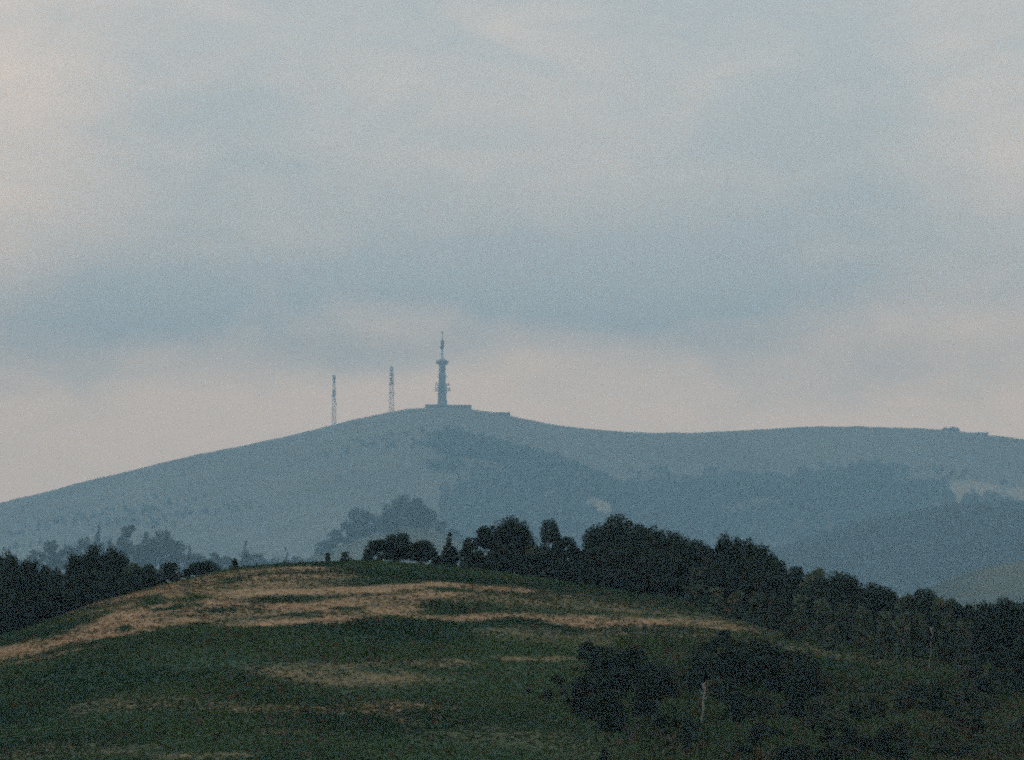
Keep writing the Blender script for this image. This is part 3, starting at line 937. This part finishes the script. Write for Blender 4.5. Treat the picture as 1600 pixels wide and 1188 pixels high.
# pale dead trunk (photograph x 1097) and the fainter one right of it
def dead_tree(px, base, top, label, lean=0.02, k=1.0):
    X, Y = hit([px], [base], h_near, 760 * NK, 1060 * NK, 1200)
    x, y = float(X[0]), float(Y[0]); H = (base - top) * y / F
    t = thing('dead_tree', (x, y - 1.5, float(h_near(x, y - 1.5))), label, 'dead tree')
    m = MB(); r = 0.15 * k * NK
    m.path([(0, 0, -.2), (-0.10, 0, H * .2), (0.08, 0, H * .42), (0.02, 0.05, H * .6), (0.22, 0.05, H * .8), (0.05, 0.05, H * .9), (lean * H + 0.24, 0.05, H)], [r, r * .9, r * 1.05, r * .8, r * 1.0, r * 1.5, r * .5], 8)
    m.build('trunk', M_PALE_BARK, t)
    for z, dx, dz in ((0.72, -0.45, 0.35), (0.8, 0.40, 0.55), (0.9, -0.28, 0.35), (0.62, 0.35, 0.25)):
        b = MB(); b.path([(0.1, .05, H * z), (0.1 + dx * .6, 0.1, H * z + dz * .7), (0.1 + dx, 0.1, H * z + dz)], [r * .6, r * .45, r * .2], 6)
        b.build('branch', M_PALE_BARK, t)
    return t


dead_tree(1097, 1136, 1062, 'pale bleached dead trunk standing in the dark scrub in the lower right', k=0.65)
dead_tree(1452, 1045, 975, 'fainter greyish dead trunk among the trees under the right tree line', k=0.3)


# ------------------------------------------------------------------ hazy trees in the valley behind the hill
def valley_tree(h, px, top, hpx, wpx, Y, label, kind='far', group='hazy trees in the valley'):
    Y = Y * FK
    a, b = pix_dir(px, top); x = a * Y
    z = float(h(x, Y)); H = b * Y - z
    if H < 0.4 * hpx * Y / F: H = hpx * Y / F
    t = plant('hazy_tree', kind, float(x), float(Y), z, float(H), 1.3 * wpx * Y / F, label, 'tree', group)
    size = 'tall' if top < (842 if 'grove' in label else (866 if 'bare' in label else 806)) else 'low'
    what, where = label.split(' tree ')
    share(t, px, '%s %s tree' % (size, what), where)


L_V1 = 'hazy blue tree in valley behind left grove'
for px, top, w in [(20, 866, 40), (62, 858, 40), (80, 840, 34), (105, 848, 34), (130, 838, 30), (155, 816, 26), (172, 836, 26), (200, 816, 40), (228, 826, 36), (252, 820, 34), (272, 840, 34),
                   (222, 846, 40), (188, 848, 36), (250, 850, 40), (296, 848, 20), (310, 862, 30), (285, 866, 30), (335, 862, 26), (146, 852, 34)]:
    valley_tree(h_shelf, px, top, 40, w, 3900 + rng.uniform(-60, 80), L_V1, ('far', 'farragged', 'farragged', 'farpoint')[int(rng.integers(4))])
L_V2 = 'faint blue tree behind the bare crest stretch'
for px, top, w in [(384, 842, 20), (400, 862, 26), (352, 866, 22), (446, 850, 18), (430, 868, 24), (462, 866, 26), (485, 870, 26), (416, 872, 26), (372, 872, 26)]:
    valley_tree(h_shelf, px, top, 26, w, 3940 + rng.uniform(-40, 80), L_V2, 'farpoint' if w < 22 else 'far')
L_V3 = 'pale blue tree on the knoll behind the crest'
for px, top, w in [(508, 842, 28), (525, 826, 34), (545, 812, 34), (560, 788, 34), (580, 800, 36), (600, 802, 30), (612, 782, 30), (630, 768, 40), (650, 774, 36), (668, 788, 30),
                   (540, 838, 34), (570, 826, 36), (600, 826, 40), (635, 808, 40), (660, 812, 36), (690, 812, 28), (500, 858, 26), (530, 852, 36), (565, 850, 36), (710, 826, 26)]:
    Y = 5000 + rng.uniform(-80, 120)
    valley_tree(h_knoll, px, top, 30, w, Y, L_V3, 'far' if rng.random() < 0.4 else 'farragged')

# ------------------------------------------------------------------ far woodland (reads as one mass)
def wood_base(seed):
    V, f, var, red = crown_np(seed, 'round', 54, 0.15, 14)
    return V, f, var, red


def woodland(name, h, Y0, Y1, polys, n, hr, label, extra=None, edge=0.0):
    g = np.random.default_rng(len(name) * 3 + n)
    bases = [wood_base(s) for s in (1, 2, 3, 4)]
    xs, ys = [], []
    for p in polys:
        lx, hx, ly, hy = p.X.min() - 30, p.X.max() + 30, p.Y.min() - 30, p.Y.max() + 30
        m = int(n / len(polys)) * 3
        x = g.uniform(lx, hx, m); y = g.uniform(ly, hy, m)
        k = (pale_attr(x, y) == 0) & p(x + 110 * vnoise(x, y, 120, 91) + 60 * vnoise(x, y, 45, 95) + g.normal(0, edge, m), y + 160 * vnoise(x, y, 200, 92) + g.normal(0, edge, m)) & (fbm(x, y, 90, 12) > -0.35)
        x, y = x[k][:int(n / len(polys))], y[k][:int(n / len(polys))]
        xs.append(x); ys.append(y)
    x = np.concatenate(xs); y = np.concatenate(ys); z = h(x, y)
    return _scatter(name, x, y, z, hr, bases, g, label)


def _scatter(name, x, y, z, hr, bases, g, label):
    Vs, Fs, Va, Re = [], [], [], []; b = 0
    H = g.uniform(hr[0], hr[1], len(x)); W = H * g.uniform(0.7, 1.1, len(x)); ty = g.integers(0, 4, len(x))
    for t in range(4):
        idx = np.where(ty == t)[0]
        V, f, var, red = bases[t]
        P = V[None] * np.stack([W[idx], W[idx], H[idx]], 1)[:, None, :] + np.stack([x[idx], y[idx], z[idx] - 1], 1)[:, None, :]
        Vs.append(P.reshape(-1, 3)); n = len(idx)
        Fs.append((f[None] + (np.arange(n) * len(V))[:, None, None]).reshape(-1, 4) + b); b += n * len(V)
        Va.append((np.clip(var[None] * 0.6 + 0.4 * g.random((n, 1)), 0, 1)).ravel()); Re.append(np.tile(red, n) * 0.4)
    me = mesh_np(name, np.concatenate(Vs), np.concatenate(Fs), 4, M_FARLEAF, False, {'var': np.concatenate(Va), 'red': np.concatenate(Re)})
    o = link(name, me, kind='stuff'); tag(o, label, 'woodland'); return o


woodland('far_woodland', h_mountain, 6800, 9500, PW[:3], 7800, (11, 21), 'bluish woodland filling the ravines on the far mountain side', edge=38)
# scattered trees over the pasture slopes of the mountain
gs = np.random.default_rng(5)
n = 1500
x = FK * gs.uniform(-700, 700, n * 4); y = FK * gs.uniform(7300, 8700, n * 4)
k = (fbm(x + 0.4 * y, y, 160, 14) + 0.25 * gs.random(n * 4) > 0.42) & ~(pale_attr(x, y) > 0)
x, y = x[k][:n], y[k][:n]
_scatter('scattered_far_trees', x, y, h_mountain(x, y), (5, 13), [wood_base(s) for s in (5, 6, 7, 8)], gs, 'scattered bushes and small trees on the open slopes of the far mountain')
n = 4200
x = FK * gs.uniform(150, 640, n * 2); y = FK * gs.uniform(5700, 6500, n * 2)
k = (fbm(x, y, 80, 15) > -0.45); x, y = x[k][:n], y[k][:n]
_scatter('ridge_woodland', x, y, h_spur(x, y), (13, 24), [wood_base(s) for s in (9, 10, 11, 12)], gs, 'dense dark blue woodland covering the low ridge at the right')

# ------------------------------------------------------------------ transmitter station on the summit
MP = 9000.0 / F
SY = 9000.0 * FK


def summit(px, Y=SY):
    a, _ = pix_dir(px, 640); x = float(a * Y); return x, Y, float(h_mountain(x, Y))


def zpix(py, Y=SY): return float(pix_dir(800, py)[1] * Y)


x, y, z = summit(691)
main = thing('transmitter_tower', (x, y, z), 'tallest transmitter tower with round concrete shaft, dish balconies and slender top mast on the summit', 'tower')
main.scale = (FK, FK, FK)
HT = lambda py: (zpix(py) - z) / FK
zs = HT(566)
m = MB(); m.lathe([(6.2, -3), (6.2, 1), (5.6, HT(622)), (5.3, HT(612)), (4.7, HT(608)), (4.3, HT(590)), (4.0, zs - 1)], 24); m.build('shaft', M_CONCRETE, main)
for py, r, h_ in ((611, 9.4, 0.9), (603, 8.6, 0.8), (590, 6.6, 0.7)):
    m = MB(); m.lathe([(r, HT(py)), (r, HT(py) + h_)], 24); p = m.build('platform', M_CONCRETE, main)
    m = MB()
    for i in range(20):
        a = i / 20 * 6.2832; b = (i + 1) / 20 * 6.2832
        p0 = (math.cos(a) * (r - .2), math.sin(a) * (r - .2)); p1 = (math.cos(b) * (r - .2), math.sin(b) * (r - .2))
        m.tube((*p0, HT(py) + h_), (*p0, HT(py) + h_ + 1.3), .12, .12, 4); m.tube((*p0, HT(py) + h_ + 1.2), (*p1, HT(py) + h_ + 1.2), .1, .1, 4)
    m.build('railing', M_STEEL, p)
def dish(parent, cx, cz, r, az, back):
    m = MB(); n = 14; v = [(0, 0, 0)]; f = []
    for j, q in enumerate((0.5, 1.0)):
        for i in range(n):
            t = 2 * math.pi * i / n; v.append((math.cos(t) * r * q, -0.5 * q * q * r * .6, math.sin(t) * r * q))
    f += [(0, 1 + i, 1 + (i + 1) % n) for i in range(n)]
    f += [(1 + i, 1 + n + i, 1 + n + (i + 1) % n, 1 + (i + 1) % n) for i in range(n)]
    v2 = [(a, b + 0.25, c) for a, b, c in v]; off = len(v)
    f += [tuple(off + i for i in reversed(q)) for q in f]
    f += [(1 + n + i, off + 1 + n + i, off + 1 + n + (i + 1) % n, 1 + n + (i + 1) % n) for i in range(n)]
    m.add(v + v2, f)
    m.tube((0, 0.2, 0), (0, back, 0), .3, .3, 6); m.tube((0, -.2, 0), (0, -r * .7, 0), .1, .1, 5)
    o = m.build('dish', M_DISH, parent); o.location = (math.sin(az) * cx, -math.cos(az) * cx, cz); o.rotation_euler = (0, 0, az)
for cx, py, r, az in ((8.4, 605.5, 2.0, -1.5), (9.2, 607.5, 1.9, 1.35), (8.2, 600, 1.7, 1.7), (7.4, 599, 1.5, -1.2), (8.8, 606, 1.8, 0.5), (8.2, 600.5, 1.5, -0.3), (8.6, 606.5, 1.7, -0.6), (9.6, 602, 1.6, 0.95), (10.4, 610, 1.3, 1.45)):
    dish(main, cx, HT(py), r, az, cx - 4.6 if cx < 12 else 3)
m = MB(); m.lathe([(4.4, zs - 4), (8.0, zs - 1.2), (8.0, zs + 1.0), (5.0, zs + 2.2), (2.8, zs + 4.0)], 24); m.build('head', M_CONCRETE, main)
m = MB()
for i in range(16):
    a = i / 16 * 6.2832; m.box(*sorted((math.cos(a) * 7.9 - .3, math.cos(a) * 7.9 + .3)), *sorted((math.sin(a) * 7.9 - .3, math.sin(a) * 7.9 + .3)), zs + 1.0, zs + 2.4)
m.build('parapet', M_STEEL, main)
m = MB(); m.tube((0, 0, zs + 3), (0, 0, HT(546)), 1.25, 0.95, 10); m.build('mast', M_STEEL, main)
m = MB(); m.lathe([(1.1, HT(546)), (2.6, HT(545)), (2.6, HT(539)), (1.9, HT(538.5)), (1.9, HT(532)), (0.7, HT(531))], 10); m.build('antenna_cylinder', M_RED, main)
m = MB(); m.tube((0, 0, HT(532)), (0, 0, HT(514)), 0.55, 0.22, 8); m.build('top_antenna', M_STEEL, main)


def lattice_mast(px, top, base_w, top_w, label, dark):
    x, y, z = summit(px); H = (zpix(top) - z) / FK
    t = thing('lattice_mast', (x, y, z), label, 'mast')
    t.scale = (FK, FK, FK)
    m = MB(); n = int(H / 3.2); W = lambda s: base_w + (top_w - base_w) * s
    for sx, sy in ((1, 1), (1, -1), (-1, 1), (-1, -1)):
        l = MB(); l.tube((sx * base_w / 2, sy * base_w / 2, -1), (sx * top_w / 2, sy * top_w / 2, H * .93), .34, .26, 6); l.build('leg', M_STEEL, t)
    for i in range(n):
        s0, s1 = i / n * .93, (i + 1) / n * .93; w0, w1 = W(s0) / 2, W(s1) / 2
        c0 = [(w0, w0), (-w0, w0), (-w0, -w0), (w0, -w0)]; c1 = [(w1, w1), (-w1, w1), (-w1, -w1), (w1, -w1)]
        for j in range(4):
            k = (j + 1) % 4
            m.tube((*c0[j], s0 * H), (*c1[k], s1 * H), .15, .15, 4); m.tube((*c0[k], s0 * H), (*c1[j], s1 * H), .15, .15, 4)
            m.tube((*c1[j], s1 * H), (*c1[k], s1 * H), .15, .15, 4)
    m.build('bracing', M_STEEL, t)
    for s0, s1, w in dark:
        p = MB(); q = w / 2
        for sx, sy in ((1, 0), (-1, 0), (0, 1), (0, -1)):
            for k in range(3):
                zz = H * (s0 + (s1 - s0) * (k + .1) / 3); z1 = H * (s0 + (s1 - s0) * (k + .9) / 3)
                cx, cy = sx * q, sy * q; a, b = (.3, q * .55) if sx else (q * .55, .3)
                p.box(cx - a, cx + a, cy - b, cy + b, zz, z1)
        p.build('antenna_panels', M_STEEL, t)
    p = MB(); p.tube((0, 0, H * .9), (0, 0, H), .5, .3, 6); p.build('top_rod', M_STEEL, t)
    for i in range(3):
        dish(t, base_w * .5 + 1.0, H * (0.25 + .17 * i), 1.1, (-1.4, 1.3, -0.8)[i], 1.0)
    p = MB(); p.box(-base_w * .8, base_w * .8, -base_w * .8, base_w * .8, -2, .4); p.build('footing', M_CONCRETE, t)
    return t


lattice_mast(522, 585, 4.6, 2.6, 'thin lattice mast standing leftmost on the mountain slope', [(0.82, 0.98, 3.2), (0.55, 0.70, 3.6)])
lattice_mast(612, 571, 5.4, 3.4, 'lattice mast with antenna panels between the thin mast and the big tower', [(0.86, 0.97, 4.0), (0.58, 0.84, 4.4)])


def building(px0, px1, top, Y, label, depth=14, roof='flat', wins=8, nm='station_building'):
    Y = Y * FK
    a0 = float(pix_dir(px0, 640)[0] * Y); a1 = float(pix_dir(px1, 640)[0] * Y); cx = (a0 + a1) / 2; w = (a1 - a0) / 2
    z = min(float(h_mountain(cx + s * w, Y + d)) for s in (-1, 0, 1) for d in (0, depth)) - 1.5
    H = zpix(top, Y) - z
    t = thing(nm, (cx, Y, z), label, 'building')
    m = MB(); m.box(-w, w, 0, depth, 0, H - .6); wl = m.build('wall', M_WALL, t)
    m = MB(); m.box(-w - .5, w + .5, -.5, depth + .5, H - .6, H); m.build('roof', M_ROOF, t)
    for i in range(wins):
        c = -w + (i + .5) * 2 * w / wins
        f = MB(); f.box(c - .9, c + .9, -.12, .1, H - 3.2, H - 1.5); fo = f.build('window', M_ROOF, t)
        f = MB(); f.box(c - .7, c + .7, -.18, -.11, H - 3.0, H - 1.7); f.build('pane', M_GLASS, fo)
    return t


building(664, 688, 632, 8985, 'lower left wing of the station building at the foot of the big tower', wins=6)
building(690, 737, 633, 8990, 'long flat roofed station building at the foot of the big tower', wins=11, depth=18)
building(1501, 1544, 676, 9140, 'long low building on the far ridge near the right edge', wins=10, nm='ridge_building')
building(772, 797, 644.5, 8990, 'small low shed on the crest right of the tower', wins=4, nm='ridge_shed')
for px, w, hp in ((1478, 12, 6), (1487, 12, 8), (1495, 10, 8)):
    a, b = pix_dir(px, 668); Y = 9140.0 * FK; X = float(a * Y); zz = float(h_mountain(X, Y))
    plant('ridge_tree', 'far', X, Y, zz - 6, hp * Y / F + 6, w * Y / F, {1478: 'leftmost', 1487: 'middle', 1495: 'rightmost'}[px] + ' tiny tree left of the long low building on the far ridge', 'tree', 'trees beside the ridge building')

# single out the trees and bushes that would share a label, counting from the left
fam = {}
for q in SHARED: fam.setdefault((q[2], q[3]), []).append(q)
for (what, where), qs in fam.items():
    qs.sort(key=lambda q: q[1])
    for i, q in enumerate(qs):
        if len(qs) == 1: q[0]['label'] = what + ' ' + where
        elif len(qs) == 2: q[0]['label'] = '%s of two: %s %s' % (('left', 'right')[i], what, where)
        else: q[0]['label'] = '%s%s of %ss %s' % (WORDS[min(i, 12)] if i < len(qs) - 1 else 'rightmost', '' if i in (0, len(qs) - 1) else ' from left', what, where)

# ------------------------------------------------------------------ haze
m = bpy.data.materials.new('haze'); m.use_nodes = True
nt = m.node_tree; nt.nodes.clear()
out = nt.nodes.new('ShaderNodeOutputMaterial'); pv = nt.nodes.new('ShaderNodeVolumePrincipled')
pv.inputs['Density'].default_value = HAZE_DENSITY
pv.inputs['Color'].default_value = (*HAZE_COLOR, 1)
pv.inputs['Anisotropy'].default_value = 0.0
nt.links.new(pv.outputs[0], out.inputs['Volume'])
b = MB(); b.box(-12000, 12000, -9000, 15000, -700, 352)
hz = b.build('haze', m, kind='stuff')
tag(hz, 'pale blue haze filling the air between the hills', 'haze')
